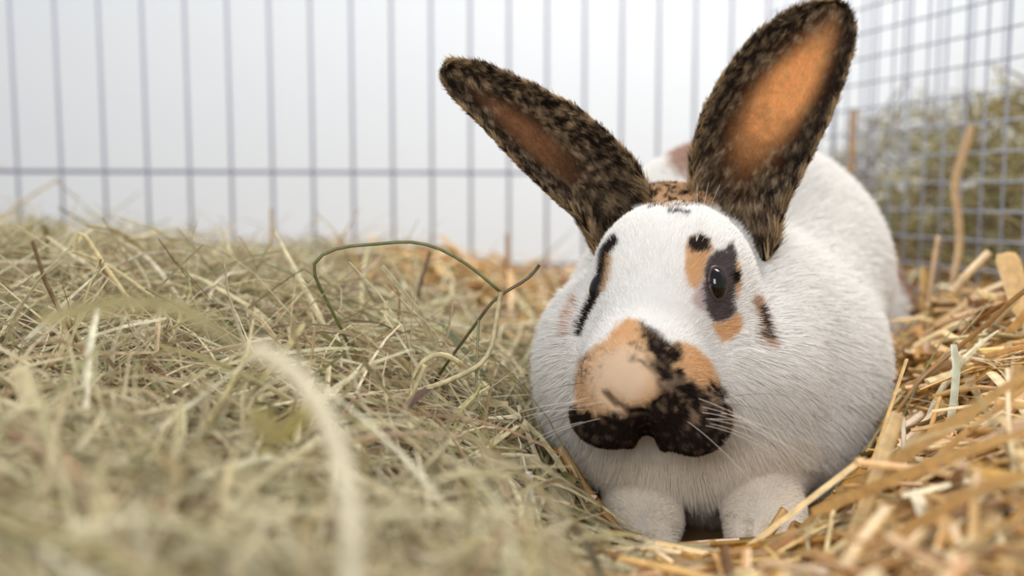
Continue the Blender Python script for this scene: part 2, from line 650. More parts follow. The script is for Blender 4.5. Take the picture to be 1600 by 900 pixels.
def coat(p, rnd, onhead):
    """colour of the body coat at surface points p; the markings are fixed to the skin"""
    u, v, d = proj(p)
    n1 = fbm(p * 160)
    n2 = fbm(p * 420 + 9)
    n3 = fbm(p * 70 + 3)
    nx = (fbm(p * 300 + 31) - .5) * 26
    ny = (fbm(p * 300 + 57) - .5) * 26
    uu, vv = u + nx, v + ny
    c = np.tile(WHITE, (len(p), 1)) * (0.95 + 0.05 * n1)[:, None]
    front = d < 0.455
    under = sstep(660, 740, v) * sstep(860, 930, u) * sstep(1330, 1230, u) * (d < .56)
    c = mixc(c, lin((240, 226, 205)), under * .6)  # warm bounce light on the lower chest, painted into the fur as cream
    face = d < 0.50
    # muzzle
    m = inpoly(u + nx * .4, v + ny * .4, MUZ)
    inm = sstep(7, -6, m - 26 * sstep(625, 650, v)) * front * onhead
    base = np.tile(TAN, (len(p), 1))
    base = mixc(base, PEACH, sstep(75, 25, np.hypot((uu - 965) * .9, vv - 592)))
    dd = inpoly(uu, vv, DARK)
    blk = sstep(11, -9, dd + (n2 - .5) * 22)
    blk = np.maximum(blk, .8 * sstep(15, 7, segd(uu, vv, [(990, 545), (1008, 585)])) * sstep(.42, .6, n2))
    blk = np.maximum(blk, .8 * sstep(14, 6, segd(uu, vv, [(915, 560), (905, 585)])) * sstep(.45, .6, n2))
    blk = np.maximum(blk, .4 * sstep(.54, .66, n2) * sstep(530, 560, v) * sstep(975, 940, u))
    nose_tip = sstep(1.12, .92, np.hypot((u - 982) / 46, (v - 606) / 40)) * sstep(1034, 1020, uu)
    blk = blk * (1 - nose_tip)
    fleck = sstep(.46, .58, .5 * n1 + .5 * n2) * sstep(1020, 1060, uu) * sstep(672, 640, vv)
    dark = BLACK * (.7 + .7 * rnd[:, None] ** 3)
    dark = mixc(dark, lin((142, 120, 100)), np.clip(fleck * .75 + .35 * sstep(.55, .7, n2), 0, .85))
    base = base * (1 - blk[:, None]) + dark * blk[:, None]
    base = mixc(base, lin((84, 58, 44)), .85 * sstep(7, 2.5, segd(u, v, [(946, 611), (963, 629), (985, 641)])))  # shade in the crease below the nose, painted as brown and black lines
    base = mixc(base, BLACK * .4, sstep(7, 3, segd(u, v, [(983, 643), (1008, 639), (1034, 620)])))
    c = c * (1 - inm[:, None]) + base * inm[:, None]
    # cream chin
    c = mixc(c, lin((205, 175, 135)), sstep(11, 2, segd(u, v, [(998, 700), (1022, 702)])) * front * onhead * .65)
    # patch round the eye towards the right
    def spot(pts, poly, col, soft=4.0, k=1.0, cond=face):
        nonlocal c
        dd = inpoly(u + nx * .25, v + ny * .25, pts) if poly else segd(u + nx * .25, v + ny * .25, pts)
        c = mixc(c, col, sstep(soft, -soft, dd - (0 if poly else poly_r)) * k * cond)
    poly_r = 0
    spot([(1071, 385), (1076, 372), (1092, 365), (1108, 374), (1116, 390), (1104, 410), (1098, 440), (1088, 452), (1076, 445), (1071, 420)], True, TAN)
    spot([(1074, 382), (1080, 370), (1092, 365), (1108, 374), (1112, 388), (1096, 394), (1080, 392)], True, BLACK * 1.6)
    spot([(1090, 450), (1104, 430), (1112, 470), (1108, 492), (1090, 480), (1080, 470)], True, lin((200, 176, 172)), 5, .8)
    spot([(1146, 396), (1156, 412), (1160, 440), (1152, 470), (1148, 430)], True, TAN, 3)
    spot([(1104, 408), (1118, 392), (1132, 388), (1146, 376), (1152, 396), (1150, 420), (1158, 425), (1157, 440), (1150, 446), (1148, 470), (1151, 486),
          (1142, 498), (1120, 503), (1108, 492), (1102, 470), (1100, 440)], True, GREYB * (0.8 + .5 * n2[:, None]), 3)
    spot([(1145, 425), (1158, 422), (1158, 438), (1148, 442)], True, BLACK, 2)
    spot([(1113, 506), (1140, 500), (1152, 488), (1160, 498), (1159, 516), (1146, 531), (1130, 535), (1119, 522)], True, TAN * 1.05)
    # cheek stripe right
    poly_r = 9
    spot([(1186, 470), (1198, 500), (1205, 535)], False, lin((190, 150, 115)), 4, .85)
    poly_r = 5.5
    spot([(1194, 482), (1200, 505), (1204, 524)], False, BLACK, 4, .95)
    # far eye stripe
    poly_r = 8
    spot([(958, 374), (944, 392), (940, 420), (930, 455)], False, BLACK * 1.5, 3)
    poly_r = 7
    spot([(930, 455), (915, 485), (901, 518)], False, BLACK * 1.2, 3)
    poly_r = 4.5
    spot([(951, 400), (949, 425), (940, 450)], False, TAN * .8, 4, .8)
    poly_r = 3.5
    spot([(895, 463), (882, 490), (876, 525)], False, lin((205, 150, 115)), 3, .75)
    poly_r = 3
    spot([(1046, 327), (1076, 331)], False, BLACK, 3, .9)
    # speckled crown between the ears and behind
    crown = sstep(322, 314, v + (n1 - .5) * 16) * (d < .54) * sstep(985, 1000, u) * sstep(1150, 1120, u)
    sp = sstep(.42, .58, n2)
    spc = lin((205, 165, 125)) * (1 - sp[:, None]) + BLACK * sp[:, None]
    c = c * (1 - crown[:, None]) + spc * crown[:, None]
    # back and flank patches
    bk = sstep(44, 20, np.hypot((u - 1068) * 1.1, (v - 232) * .75) + (n3 - .5) * 30) * (d > .56)
    c = mixc(c, lin((176, 140, 122)), bk * .9)
    pr = P(1415, 425, .76)
    fl = sstep(.060, .040, np.linalg.norm((p - pr) * np.array([1, .55, 1]), axis=1) + (n3 - .5) * .07) * sstep(.60, .66, d)
    c = mixc(c, lin((180, 128, 90)) * (1 - .75 * sstep(.5, .6, n3))[:, None], fl * .9)
    return c


def ear_coat(par, p, rnd, right):
    s, w, back = par.T
    n1 = fbm(p * 260 + 4)
    n2 = fbm(p * 620 + 12)
    m = sstep(.42, .64, .45 * n1 + .55 * n2)
    dark = lin((40, 33, 29))
    mid = lin((150, 128, 102))
    c = dark * (1 - m[:, None]) + mid * m[:, None]
    li = sstep(.58, .70, .35 * n1 + .65 * n2)
    c = mixc(c, lin((196, 172, 140)), li * .8)
    wi = w * 1.0
    if right:
        e = np.hypot((s - .58) / .37, (wi - .05 - .45 * (s - .5)) / .66)
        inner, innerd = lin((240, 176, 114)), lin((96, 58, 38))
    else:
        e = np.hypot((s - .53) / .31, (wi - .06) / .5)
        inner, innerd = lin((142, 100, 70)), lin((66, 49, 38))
    k = sstep(1.3, .55, e + (n1 - .5) * .7 + (n2 - .5) * .3) * (back < .5)
    g_ = np.clip(sstep(1.15, .25, e) * (.55 + .9 * (n1 - .2)) * (.35 + .9 * sstep(.15, .65, s)), 0, 1)[:, None]
    ic = inner * g_ + innerd * (1 - g_)
    c = c * (1 - k[:, None]) + ic * k[:, None]
    # dark bands along the cup
    bands = sstep(.5, .8, np.abs(w)) * sstep(1.0, .9, np.abs(w)) * sstep(.15, .4, s) * (back < .5)
    if right:
        bands = bands * (w > 0) + .6 * bands * (w < 0)
    else:
        bands = bands * (w > 0)
    c = mixc(c, dark * (.9 + .5 * n2[:, None]), bands * .7)
    rim = sstep(.93, .99, np.abs(w)) * (n2 > .45)
    c = mixc(c, lin((170, 140, 98)), rim * .5)
    tip = sstep(.90, .97, s) * sstep(.45, .6, n1)
    c = mixc(c, lin((190, 165, 125)), tip * .6)
    return c, k


# ------------------------------------------------------------------ rabbit mesh
rabbit = empty('rabbit', 'white rabbit with black and tan spots facing the camera', 'rabbit', (0.11, 0.55, 0.0))
rloc = np.array([0.11, 0.55, 0.0])


def vnormals(v, q):
    n = np.cross(v[q[:, 2]] - v[q[:, 0]], v[q[:, 3]] - v[q[:, 1]])
    o = np.zeros_like(v)
    for k in range(4):
        np.add.at(o, q[:, k], n)
    return norm(o)


BN = vnormals(BV, BQ)
ONH = sstep(.006, .0, sdf_head(BV.astype(np.float32)) - sdf_body(BV.astype(np.float32)))
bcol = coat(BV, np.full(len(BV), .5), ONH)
vs, qs, cs = [BV], [BQ], [bcol * .97]
off = len(BV)
ears = []
for (ev, eq, par, ax), right in ((EL, False), (ER, True)):
    en = vnormals(ev, eq)
    ec, k = ear_coat(par, ev, np.full(len(ev), .5), right)
    vs.append(ev)
    qs.append(eq + off)
    cs.append(ec)
    off += len(ev)
    ears.append((ev, eq, en, par, ax, right))
body = put('body', mesh_from('body', np.vstack(vs) - rloc, np.vstack(qs), True, np.vstack(cs)), M_skin, rabbit)

# ------------------------------------------------------------------ fur
def sample(v, q, n_total, dens=None):
    t = np.vstack([q[:, [0, 1, 2]], q[:, [0, 2, 3]]])
    a = 0.5 * np.linalg.norm(np.cross(v[t[:, 1]] - v[t[:, 0]], v[t[:, 2]] - v[t[:, 0]]), axis=1)
    if dens is not None:
        a = a * dens[t].mean(1)
    pr = a / a.sum()
    f = rng.choice(len(t), n_total, p=pr)
    r1, r2 = rng.random(n_total), rng.random(n_total)
    s1 = np.sqrt(r1)
    w = np.stack([1 - s1, s1 * (1 - r2), s1 * r2], -1)
    tri = t[f]
    ip = lambda arr: (arr[tri] * w[..., None]).sum(1)
    return ip


EYES = []
for (u, v, sink) in ((1121, 443, 0.0), (931, 447, .0006)):
    ep, en_ = hit(u, v, .36)
    EYES.append((ep - en_ * sink, en_))

NOSE = P(988, 600, .38)
NB = 400000
dep = proj(BV)[2]
dens = np.where(np.linalg.norm(BV - P(1000, 620, .395), axis=1) < .035, 4.0, 1.0) * np.where(dep < .47, 2.2, np.where(dep < .56, 1.15, .55))
sh, spw = sdf_head(BV.astype(np.float32)), sdf_paws(BV.astype(np.float32))
ip = sample(BV, BQ, NB, dens)
root, nrm = ip(BV), norm(ip(BN))
hs, ps, oh = ip(sh[:, None])[:, 0], ip(spw[:, None])[:, 0], ip(ONH[:, None])[:, 0]
keep = np.ones(NB, bool)
for (ep, en_) in EYES:
    dl = root - ep
    keep &= np.linalg.norm(dl * np.array([1.25, 1, .85]), axis=1) > .0058
keep &= root[:, 2] > -0.012
for a, b, r in CREASE + TOEGAP:
    keep &= cap(root.astype(np.float32), a, b, r, r) > -.0003
root, nrm, hs, ps, oh = root[keep], nrm[keep], hs[keep], ps[keep], oh[keep]
n = len(root)
rd = rng.random(n)
isface = sstep(.010, .001, hs)
ispaw = sstep(.010, .002, ps)
uR, vR, dR = proj(root)
muz = sstep(.052, .030, np.linalg.norm(root - P(1012, 610, .40), axis=1))
L = 0.0100 * (1 - isface) + 0.0044 * isface
L = L * (1 - muz) + .0030 * muz
L = L * (1 - ispaw) + .0032 * ispaw
lowchest = sstep(620, 780, vR) * (1 - isface) * (1 - ispaw)
L = L * (1 + .25 * lowchest)
L *= .65 + .6 * rd
L *= 1 - .5 * sstep(.020, .013, np.linalg.norm(root - P(986, 615, .388), axis=1))
jit = np.stack([fbm(root * 130 + 5 * k) - .5 for k in range(3)], -1)
flow = norm(root - NOSE) + (1 - isface)[:, None] * np.array([0, .35, -.55])
flow = flow + jit * (0.5 - .25 * isface)[:, None] + rng.normal(0, .13, (n, 3))
tan_ = norm(flow - (flow * nrm).sum(1, keepdims=True) * nrm)
alpha = np.radians(26 * (1 - isface) + 15 * isface + rng.normal(0, 6, n))
dirv = tan_ * np.cos(alpha)[:, None] + nrm * np.sin(alpha)[:, None]
K = 5
tt = np.linspace(0, 1, K)
pos = root[:, None] - nrm[:, None] * .0006 + L[:, None, None] * (tt[None, :, None] * dirv[:, None] + (tt ** 2)[None, :, None] * (.22 * tan_ - np.array([0, 0, .10]))[:, None])
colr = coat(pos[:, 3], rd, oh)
wid = np.where(dR < .5, .00013, .00018)
R = wid[:, None] * np.array([1, 1, .9, .65, .2])[None]
allpos, allR, allc = [pos], [R], [colr]

# ear fur
for (ev, eq, en, par, ax, right) in ears:
    NE = 42000
    ip = sample(ev, eq, NE)
    r_, n_, pa = ip(ev), norm(ip(en)), ip(par)
    rd = rng.random(NE)
    c_, k_ = ear_coat(pa, r_, rd, right)
    kp = rng.random(NE) > k_ * .5
    r_, n_, pa, c_, k_, rd = r_[kp], n_[kp], pa[kp], c_[kp], k_[kp], rd[kp]
    m = len(r_)
    s_, w_ = pa[:, 0], pa[:, 1]
    side = norm(np.cross(np.tile(ax, (m, 1)), n_))
    fl = ax + rng.normal(0, .22, (m, 3)) + np.stack([fbm(r_ * 200 + 5 * k) - .5 for k in range(3)], -1) * 1.2
    tn = norm(fl - (fl * n_).sum(1, keepdims=True) * n_)
    Le = (.0032 + .004 * sstep(.35, .05, s_)) * (.6 + .7 * rd) * (1 - .45 * k_)
    al = np.radians(17 + rng.normal(0, 5, m))
    dv = tn * np.cos(al)[:, None] + n_ * np.sin(al)[:, None]
    allpos.append(r_[:, None] + Le[:, None, None] * (tt[None, :, None] * dv[:, None] + (tt ** 2)[None, :, None] * .15 * tn[:, None]))
    allR.append(np.full(m, .00016)[:, None] * np.array([1, 1, .9, .65, .2])[None])
    c_ = c_ * (.75 + .5 * rd[:, None])
    allc.append(c_)


def curves_object(name, pos, rad, col, mat, parent, kind=None, label=None):
    n, K = pos.shape[:2]
    cu = bpy.data.hair_curves.new(name)
    cu.add_curves([K] * n)
    cu.attributes['position'].data.foreach_set('vector', np.ascontiguousarray(pos, np.float32).ravel())
    ra = cu.attributes.get('radius') or cu.attributes.new('radius', 'FLOAT', 'POINT')
    ra.data.foreach_set('value', np.ascontiguousarray(rad, np.float32).ravel())
    ca = cu.attributes.new('tint', 'FLOAT_COLOR', 'CURVE')
    c4 = np.ones((n, 4), np.float32)
    c4[:, :3] = np.clip(col, 0, 1)
    ca.data.foreach_set('color', c4.ravel())
    return put(name, cu, mat, parent, kind=kind, label=label)


curves_object('fur', np.vstack(allpos) - rloc, np.vstack(allR), np.vstack(allc), M_fur, rabbit, kind='stuff')

# whiskers and brow hairs
wp, wc = [], []
for (cu_, cv_, sx, k) in ((925, 635, -1, 13), (1105, 640, 1, 13)):
    for i in range(k):
        hp, hn = hit(cu_ + rng.normal(0, 13), cv_ + rng.normal(0, 14), .35)
        d0 = norm(hn * .8 + np.array([sx * 1.1, -.1, rng.uniform(-.7, .15)]))
        Lw = rng.uniform(.028, .055)
        t = np.linspace(0, 1, 8)[:, None]
        wp.append(hp + Lw * (t * d0 + t ** 2 * np.array([0, .25, -.30])))
        wc.append(lin((70, 60, 55)) if rng.random() < .35 else lin((225, 215, 205)))
hp, hn = hit(1088, 378, .38)
t = np.linspace(0, 1, 8)[:, None]
for a in (-.05, .12, .3):
    wp.append(hp + .030 * (t * norm(np.array([a, -.35, 1.0])) + t ** 2 * np.array([0, .1, -.1])))
    wc.append(lin((235, 232, 228)))
wp = np.array(wp)
curves_object('whiskers', wp - rloc, np.full(wp.shape[:2], .00010) * np.linspace(1, .3, 8), np.array(wc), M_fur, rabbit, kind='stuff')

# eyes: dark rim, glossy ball
def uvball(n=20, m=14):
    th = np.linspace(0, np.pi, m)
    ph = np.linspace(0, 2 * np.pi, n, endpoint=False)
    v = np.array([[math.sin(a) * math.cos(b), math.sin(a) * math.sin(b), math.cos(a)] for a in th for b in ph])
    q = np.array([[i * n + j, i * n + (j + 1) % n, (i + 1) * n + (j + 1) % n, (i + 1) * n + j] for i in range(m - 1) for j in range(n)])
    return v, q


bv, bq = uvball(28, 20)
for (ep, en_), tilt in zip(EYES, (8, -8)):
    zz = norm(np.array([math.sin(math.radians(tilt)) * -.6, .12, 1.0]))
    yy = norm(en_)
    xx = norm(np.cross(yy, zz))
    zz = np.cross(xx, yy)
    Rm = np.stack([xx, yy, zz], -1)
    c = ep - en_ * .0012
    ring = [c + en_ * .0016 + Rm @ np.array([.0047 * math.cos(a), -.0006 + .0004 * math.cos(2 * a), .0070 * math.sin(a)]) for a in np.linspace(0, 2 * np.pi, 28)]
    lid = put('eyelid', tube_mesh('eyelid', np.array(ring) - rloc, .0010, 8), M_lid, rabbit)
    put('eye', mesh_from('eye', (bv * np.array([.0045, .0040, .0067])) @ Rm.T + c + en_ * .0004 - rloc, bq, True), M_eye, rabbit)

# ------------------------------------------------------------------ bedding surface
ctrl = []
for u, v, d in [(0, 396, .78), (200, 422, .78), (400, 434, .78), (600, 450, .84), (750, 470, .84), (850, 500, .78),
                (0, 500, .56), (200, 505, .56), (400, 525, .56), (600, 560, .55), (760, 600, .52),
                (0, 640, .42), (200, 650, .425), (450, 660, .43), (650, 690, .43), (820, 745, .425),
                (0, 790, .31), (300, 800, .31), (550, 830, .32), (780, 860, .35), (900, 885, .38),
                (0, 960, .2), (400, 960, .2), (800, 970, .24), (1000, 895, .41), (1150, 880, .42), (1100, 960, .34),
                (1300, 880, .40), (1310, 800, .47), (1450, 760, .36), (1580, 770, .3), (1580, 900, .24), (1300, 990, .27),
                (1440, 630, .5), (1560, 600, .45), (1490, 490, .62), (1590, 470, .6), (1440, 520, .72)]:
    ctrl.append(P(u, v, d))
ctrl += [np.array(p) for p in [(.11, .60, -.008), (.13, .75, -.005), (.10, .50, -.006), (.13, .45, -.002), (.07, .46, -.002),
                               (.17, .98, .075), (.32, .98, .09), (0, .98, .09), (-.3, .98, .088), (-.7, .98, .10),
                               (0, 0.02, .06), (-.5, 0.0, .07), (.5, 0.0, .07), (-.7, .5, .12), (.6, .5, .09), (.6, 1.0, .09), (.23, .62, .05), (.25, .75, .07)]]
ctrl = np.array(ctrl)


def rbf(a, b):
    return np.linalg.norm(a[:, None] - b[None], axis=-1)


A = rbf(ctrl[:, :2], ctrl[:, :2]) + np.eye(len(ctrl)) * -.02
zmean = ctrl[:, 2].mean()
wts = np.linalg.solve(A, ctrl[:, 2] - zmean)
GX, GY = np.arange(-1.0, 1.0, .01), np.arange(-.2, 1.3, .01)
gx, gy = np.meshgrid(GX, GY, indexing='ij')
GZ = (rbf(np.stack([gx.ravel(), gy.ravel()], -1), ctrl[:, :2]) @ wts + zmean).reshape(gx.shape)
bump = fbm(np.stack([gx.ravel(), gy.ravel(), 0 * gx.ravel()], -1) * 13).reshape(gx.shape) - .5
rr = np.hypot((gx - .13) / .19, (gy - .62) / .26)
GZ = GZ + .030 * bump * sstep(.9, 1.5, rr)
GZ = GZ + .022 * np.exp(-((gx - P(680, 440, .82)[0]) / .06) ** 2 - ((gy - .82) / .06) ** 2)
GZ = np.clip(GZ, -.02, .15)


def hz(x, y):
    i = np.clip((x + 1.0) / .01, 0, len(GX) - 1.001)
    j = np.clip((y + .2) / .01, 0, len(GY) - 1.001)
    a, b = i.astype(int), j.astype(int)
    fa, fb = i - a, j - b
    return GZ[a, b] * (1 - fa) * (1 - fb) + GZ[a + 1, b] * fa * (1 - fb) + GZ[a, b + 1] * (1 - fa) * fb + GZ[a + 1, b + 1] * fa * fb


# underlying bed, seen only through gaps
m_ = (GX > -.9) & (GX < .75)
bx, by = GX[m_][::2], GY[(GY < .99) & (GY > -.2)][::2]
ux, uy = np.meshgrid(bx, by, indexing='ij')
uz = hz(ux.ravel(), uy.ravel()) - .016
nxg, nyg = ux.shape
i, j = np.meshgrid(np.arange(nxg - 1), np.arange(nyg - 1), indexing='ij')
q = np.stack([i * nyg + j, (i + 1) * nyg + j, (i + 1) * nyg + j + 1, i * nyg + j + 1], -1).reshape(-1, 4)
put('bedding_ground', mesh_from('bedding_ground', np.stack([ux.ravel(), uy.ravel(), uz], -1), q), M_floor,
    label='matted brown layer of bedding beneath the loose hay', cat='bedding', kind='stuff')


# ------------------------------------------------------------------ hay and straw strands
def ribbons(path, width, up, fold, col, taper=True):
    """path (n,m,3), width (n,), up (n,3), fold (n,), col (n,3) -> v, q, vertex colours; a folded blade each"""
    n, m = path.shape[:2]
    t = norm(np.gradient(path, axis=1))
    side = norm(np.cross(t, up[:, None]))
    nn = np.cross(side, t)
    prof = np.ones(m)
    if taper:
        prof = np.interp(np.linspace(0, 1, m), [0, .1, .75, 1], [.75, 1, .9, .25])
    w = width[:, None, None] * prof[None, :, None] * .5
    L_, R_ = path - side * w, path + side * w
    C_ = path + nn * w * fold[:, None, None] * 2
    v = np.stack([L_, C_, R_], 2).reshape(-1, 3)
    b = (np.arange(n) * m * 3)[:, None, None]
    i = np.arange(m - 1)[None, :, None] * 3
    k = np.arange(2)[None, None]
    q = np.stack([b + i + k, b + i + k + 1, b + i + k + 4, b + i + k + 3], -1).reshape(-1, 4)
    return v, q, np.repeat(col, m * 3, axis=0)


def tubes(path, width, up, flat, col):
    """flattened six-sided stalks with open cut ends closed by slanted faces"""
    n, m = path.shape[:2]
    t = norm(np.gradient(path, axis=1))
    side = norm(np.cross(t, up[:, None]))
    nn = np.cross(side, t)
    an = np.linspace(0, 2 * np.pi, 6, endpoint=False)
    w = width[:, None, None, None] * .5
    ring = path[:, :, None] + w * (np.cos(an)[None, None, :, None] * side[:, :, None] + flat[:, None, None, None] * np.sin(an)[None, None, :, None] * nn[:, :, None])
    v = ring.reshape(-1, 3)
    b = (np.arange(n) * m * 6)[:, None, None]
    i = np.arange(m - 1)[None, :, None] * 6
    k = np.arange(6)[None, None]
    k2 = (k + 1) % 6
    q = np.stack([b + i + k, b + i + k2, b + i + 6 + k2, b + i + 6 + k], -1).reshape(-1, 4)
    b1 = (np.arange(n) * m * 6)[:, None]
    caps = []
    for e in (0, (m - 1) * 6):
        caps.append(np.concatenate([b1 + e, b1 + e + 1, b1 + e + 2, b1 + e + 3], 1))
        caps.append(np.concatenate([b1 + e, b1 + e + 3, b1 + e + 4, b1 + e + 5], 1))
    return v, np.vstack([q] + caps), np.repeat(col, m * 6, axis=0)


HAYPAL = np.array([.94, .925, .83]) * lin([(194, 182, 146), (172, 160, 122), (148, 138, 100), (214, 203, 172), (138, 128, 92), (184, 164, 128), (164, 136, 106), (112, 96, 70), (228, 222, 200), (132, 134, 92)])
HAYW = np.array([.25, .16, .08, .21, .06, .1, .05, .02, .06, .01])
STRPAL = np.array([.95, .90, .80]) * lin([(214, 172, 106), (226, 192, 130), (190, 146, 84), (236, 212, 162), (162, 118, 64), (202, 156, 92), (140, 108, 66), (240, 228, 196)])
STRW = np.array([.22, .2, .18, .12, .08, .12, .04, .04])


def pick(pal, w, n):
    c = pal[rng.choice(len(pal), n, p=w / w.sum())]
    return np.clip(c * rng.uniform(.78, 1.15, (n, 1)) + rng.normal(0, .012, (n, 3)), .01, .95)


def straw_weight(x, y):
    """1 where golden straw lies, 0 where fine hay lies"""
    a = sstep(.045, .14, x - .10 * (.45 - y) + .02)
    back = sstep(.66, .76, y) * sstep(-.17, -.08, x)
    near = sstep(.02, .06, x) * sstep(.44, .40, y)
    return np.clip(np.maximum(np.maximum(a, back), near), 0, 1)


def strand_paths(n, m, x, y, length, off, lift, curl, kink):
    ang = rng.uniform(0, 2 * np.pi, n)
    t = np.linspace(-.5, .5, m)[None]
    cx, cy = np.cos(ang)[:, None], np.sin(ang)[:, None]
    k1 = rng.normal(0, curl, n)[:, None]
    k2 = rng.normal(0, curl * .6, n)[:, None]
    kp = rng.uniform(-.3, .3, n)[:, None]
    ka = (rng.normal(0, .9, n) * (rng.random(n) < kink))[:, None]
    lat = k1 * (t * t - .08) + k2 * t * (t * t - .2) * 3 + ka * np.maximum(t - kp, 0)
    px = x[:, None] + length[:, None] * (t * cx - lat * cy)
    py = y[:, None] + length[:, None] * (t * cy + lat * cx)
    zl = rng.normal(0, 1, n)[:, None] * lift
    arch = np.abs(rng.normal(0, .5, n))[:, None] * lift
    z0 = hz(x, y)[:, None] * .45 + hz(px.ravel(), py.ravel()).reshape(px.shape) * .55
    pz = z0 + off[:, None] + length[:, None] * (zl * t * 1.0 + arch * (.25 - t * t) * 1.6 + np.maximum(t - kp, 0) * np.where(ka != 0, np.abs(zl) * 1.2, 0))
    return np.stack([px, py, pz], -1)


def clear_of_rabbit(path, tol=0.0):
    n, m = path.shape[:2]
    pts = path.reshape(-1, 3).astype(np.float32)
    ok = np.ones(len(pts), bool)
    near = (pts[:, 0] > -.04) & (pts[:, 0] < .36) & (pts[:, 1] > .34) & (pts[:, 1] < .9) & (pts[:, 2] > -.04)
    ok[near] = sdf(pts[near]) > tol
    ok &= ~((np.linalg.norm(pts - CAM.astype(np.float32), axis=1) < .11))
    u, v, d = proj(pts.astype(float))
    return ok.reshape(n, m).all(1)


def in_front_of_face(path):
    """strands that would stand between the camera and the rabbit above the bedding line"""
    n, m = path.shape[:2]
    u, v, d = proj(path.reshape(-1, 3))
    line = np.interp(u, [0, 300, 600, 840, 900, 960, 1050, 1150, 1260, 1330, 1400, 1600], [330, 340, 380, 560, 700, 815, 850, 842, 815, 730, 560, 380])
    line = line + np.where(d < .3, np.interp(u, [0, 400, 800, 1200, 1600], [190, 230, 120, 40, 200]), 0)
    far = np.interp(u, [0, 200, 400, 600, 800, 1250, 1320, 1600], [318, 340, 356, 372, 395, 395, 330, 300])
    bad = ((v < line) & (d < .62) & (d > .02)) | ((v < far - np.repeat(rng.random(n) ** 3 * 70, m)) & (d >= .62))
    return (~bad).reshape(n, m).all(1)


def scatter_xy(n):
    """denser near the lens's sharp zone, thinner behind"""
    d = rng.uniform(.13, 1.0, n) ** 1.0
    u = rng.uniform(-140, 1740, n)
    x = (u - 800) / F * d
    return x, d


def build_hay(n, m, top, lo, hi, wlo, whi, lift):
    x, y = scatter_xy(n)
    sw = straw_weight(x, y)
    keep = rng.random(n) > sw * .93
    x, y = x[keep], y[keep]
    n = len(x)
    ln = rng.uniform(lo, hi, n) * np.interp(y, [.1, .3, .5], [.55, .8, 1.0])
    off = rng.uniform(-.016, top, n)
    pth = strand_paths(n, m, x, y, ln, off, lift, .45, .3)
    ok = clear_of_rabbit(pth, .001) & in_front_of_face(pth)
    pth = pth[ok]
    n = len(pth)
    wd = wlo + (whi - wlo) * rng.random(n) ** 2.5
    up = norm(np.array([0, -.35, 1.0]) + rng.normal(0, .45, (n, 3)))
    return pth, wd, up, rng.uniform(.05, .45, n), pick(HAYPAL, HAYW, n)


def build_straw(n, m, top, lo, hi, wlo, whi, lift):
    x, y = scatter_xy(n)
    sw = straw_weight(x, y)
    keep = rng.random(n) < sw
    x, y = x[keep], y[keep]
    n = len(x)
    ln = rng.uniform(lo, hi, n) * np.interp(y, [.1, .3, .5], [.5, .8, 1.0])
    off = rng.uniform(-.016, top, n)
    pth = strand_paths(n, m, x, y, ln, off, lift, .10, .12)
    ok = clear_of_rabbit(pth, .002) & in_front_of_face(pth)
    us_, vs_, ds_ = proj(pth.reshape(-1, 3))
    ok &= ((us_ > 850) | (ds_ > .6)).reshape(n, m).all(1)
    pth = pth[ok]
    n = len(pth)
    wd = wlo + (whi - wlo) * rng.random(n) ** 1.8
    up = norm(np.array([0, -.35, 1.0]) + rng.normal(0, .5, (n, 3)))
    return pth, wd, up, rng.uniform(.12, .55, n), pick(STRPAL, STRW, n)


h = build_hay(22000, 8, .014, .035, .13, .0007, .0034, .45)
v, q, c = ribbons(*h)
put('loose_hay', mesh_from('loose_hay', v, q, False, c), M_hay,
    label='deep mass of fine pale green dry hay filling the left of the cage', cat='hay', kind='stuff')
s = build_straw(14000, 4, .012, .03, .10, .0014, .0066, .28)
v, q, c = tubes(*s)
put('loose_straw', mesh_from('loose_straw', v, q, False, c), M_straw,
    label='golden chopped straw bedding around and right of the rabbit', cat='straw', kind='stuff')

# single strands lying on top, each its own object
def near_name(c, pal, names):
    return names[int(np.argmin(((pal - c) ** 2).sum(1)))]


def slant(u, v):
    du, dv = u[-1] - u[0], v[-1] - v[0]
    if du < 0:
        du, dv = -du, -dv
    a = math.degrees(math.atan2(-dv, max(du, 1e-6)))
    return 'standing steeply' if abs(a) > 62 else 'rising rightward' if a > 18 else 'falling rightward' if a < -18 else 'lying level'


HAYN = ['beige', 'khaki', 'olive', 'cream', 'dull green', 'tan', 'pinkish brown', 'dark brown', 'whitish', 'green']
STRN = ['golden', 'light golden', 'amber', 'pale cream', 'brown', 'honey', 'dark brown', 'whitish']


def hay_place(u, v, d):
    if d < .31:
        a = 'in the blurred near hay'
    elif v < 470:
        a = 'towards the cage bars'
    else:
        a = 'on the hay pile'
    b = 'at the left edge' if u < 170 else 'below the folded strand' if u < 400 else 'under the green arch' if u < 640 else 'beside the rabbit'
    return a + ' ' + b


def straw_place(u, v, d):
    if u < 870:
        return 'behind the hay pile'
    if v < 490:
        return 'before the wire mesh'
    if u < 1130:
        return 'below the left paw'
    if u < 1290 and v > 780:
        return 'below the right paw'
    if d < .31:
        return 'in the blurred lower right corner'
    if u > 1520:
        return 'at the right edge'
    return 'beside the rabbit flank' if v < 650 else 'by the long brown blade'


USED = set()


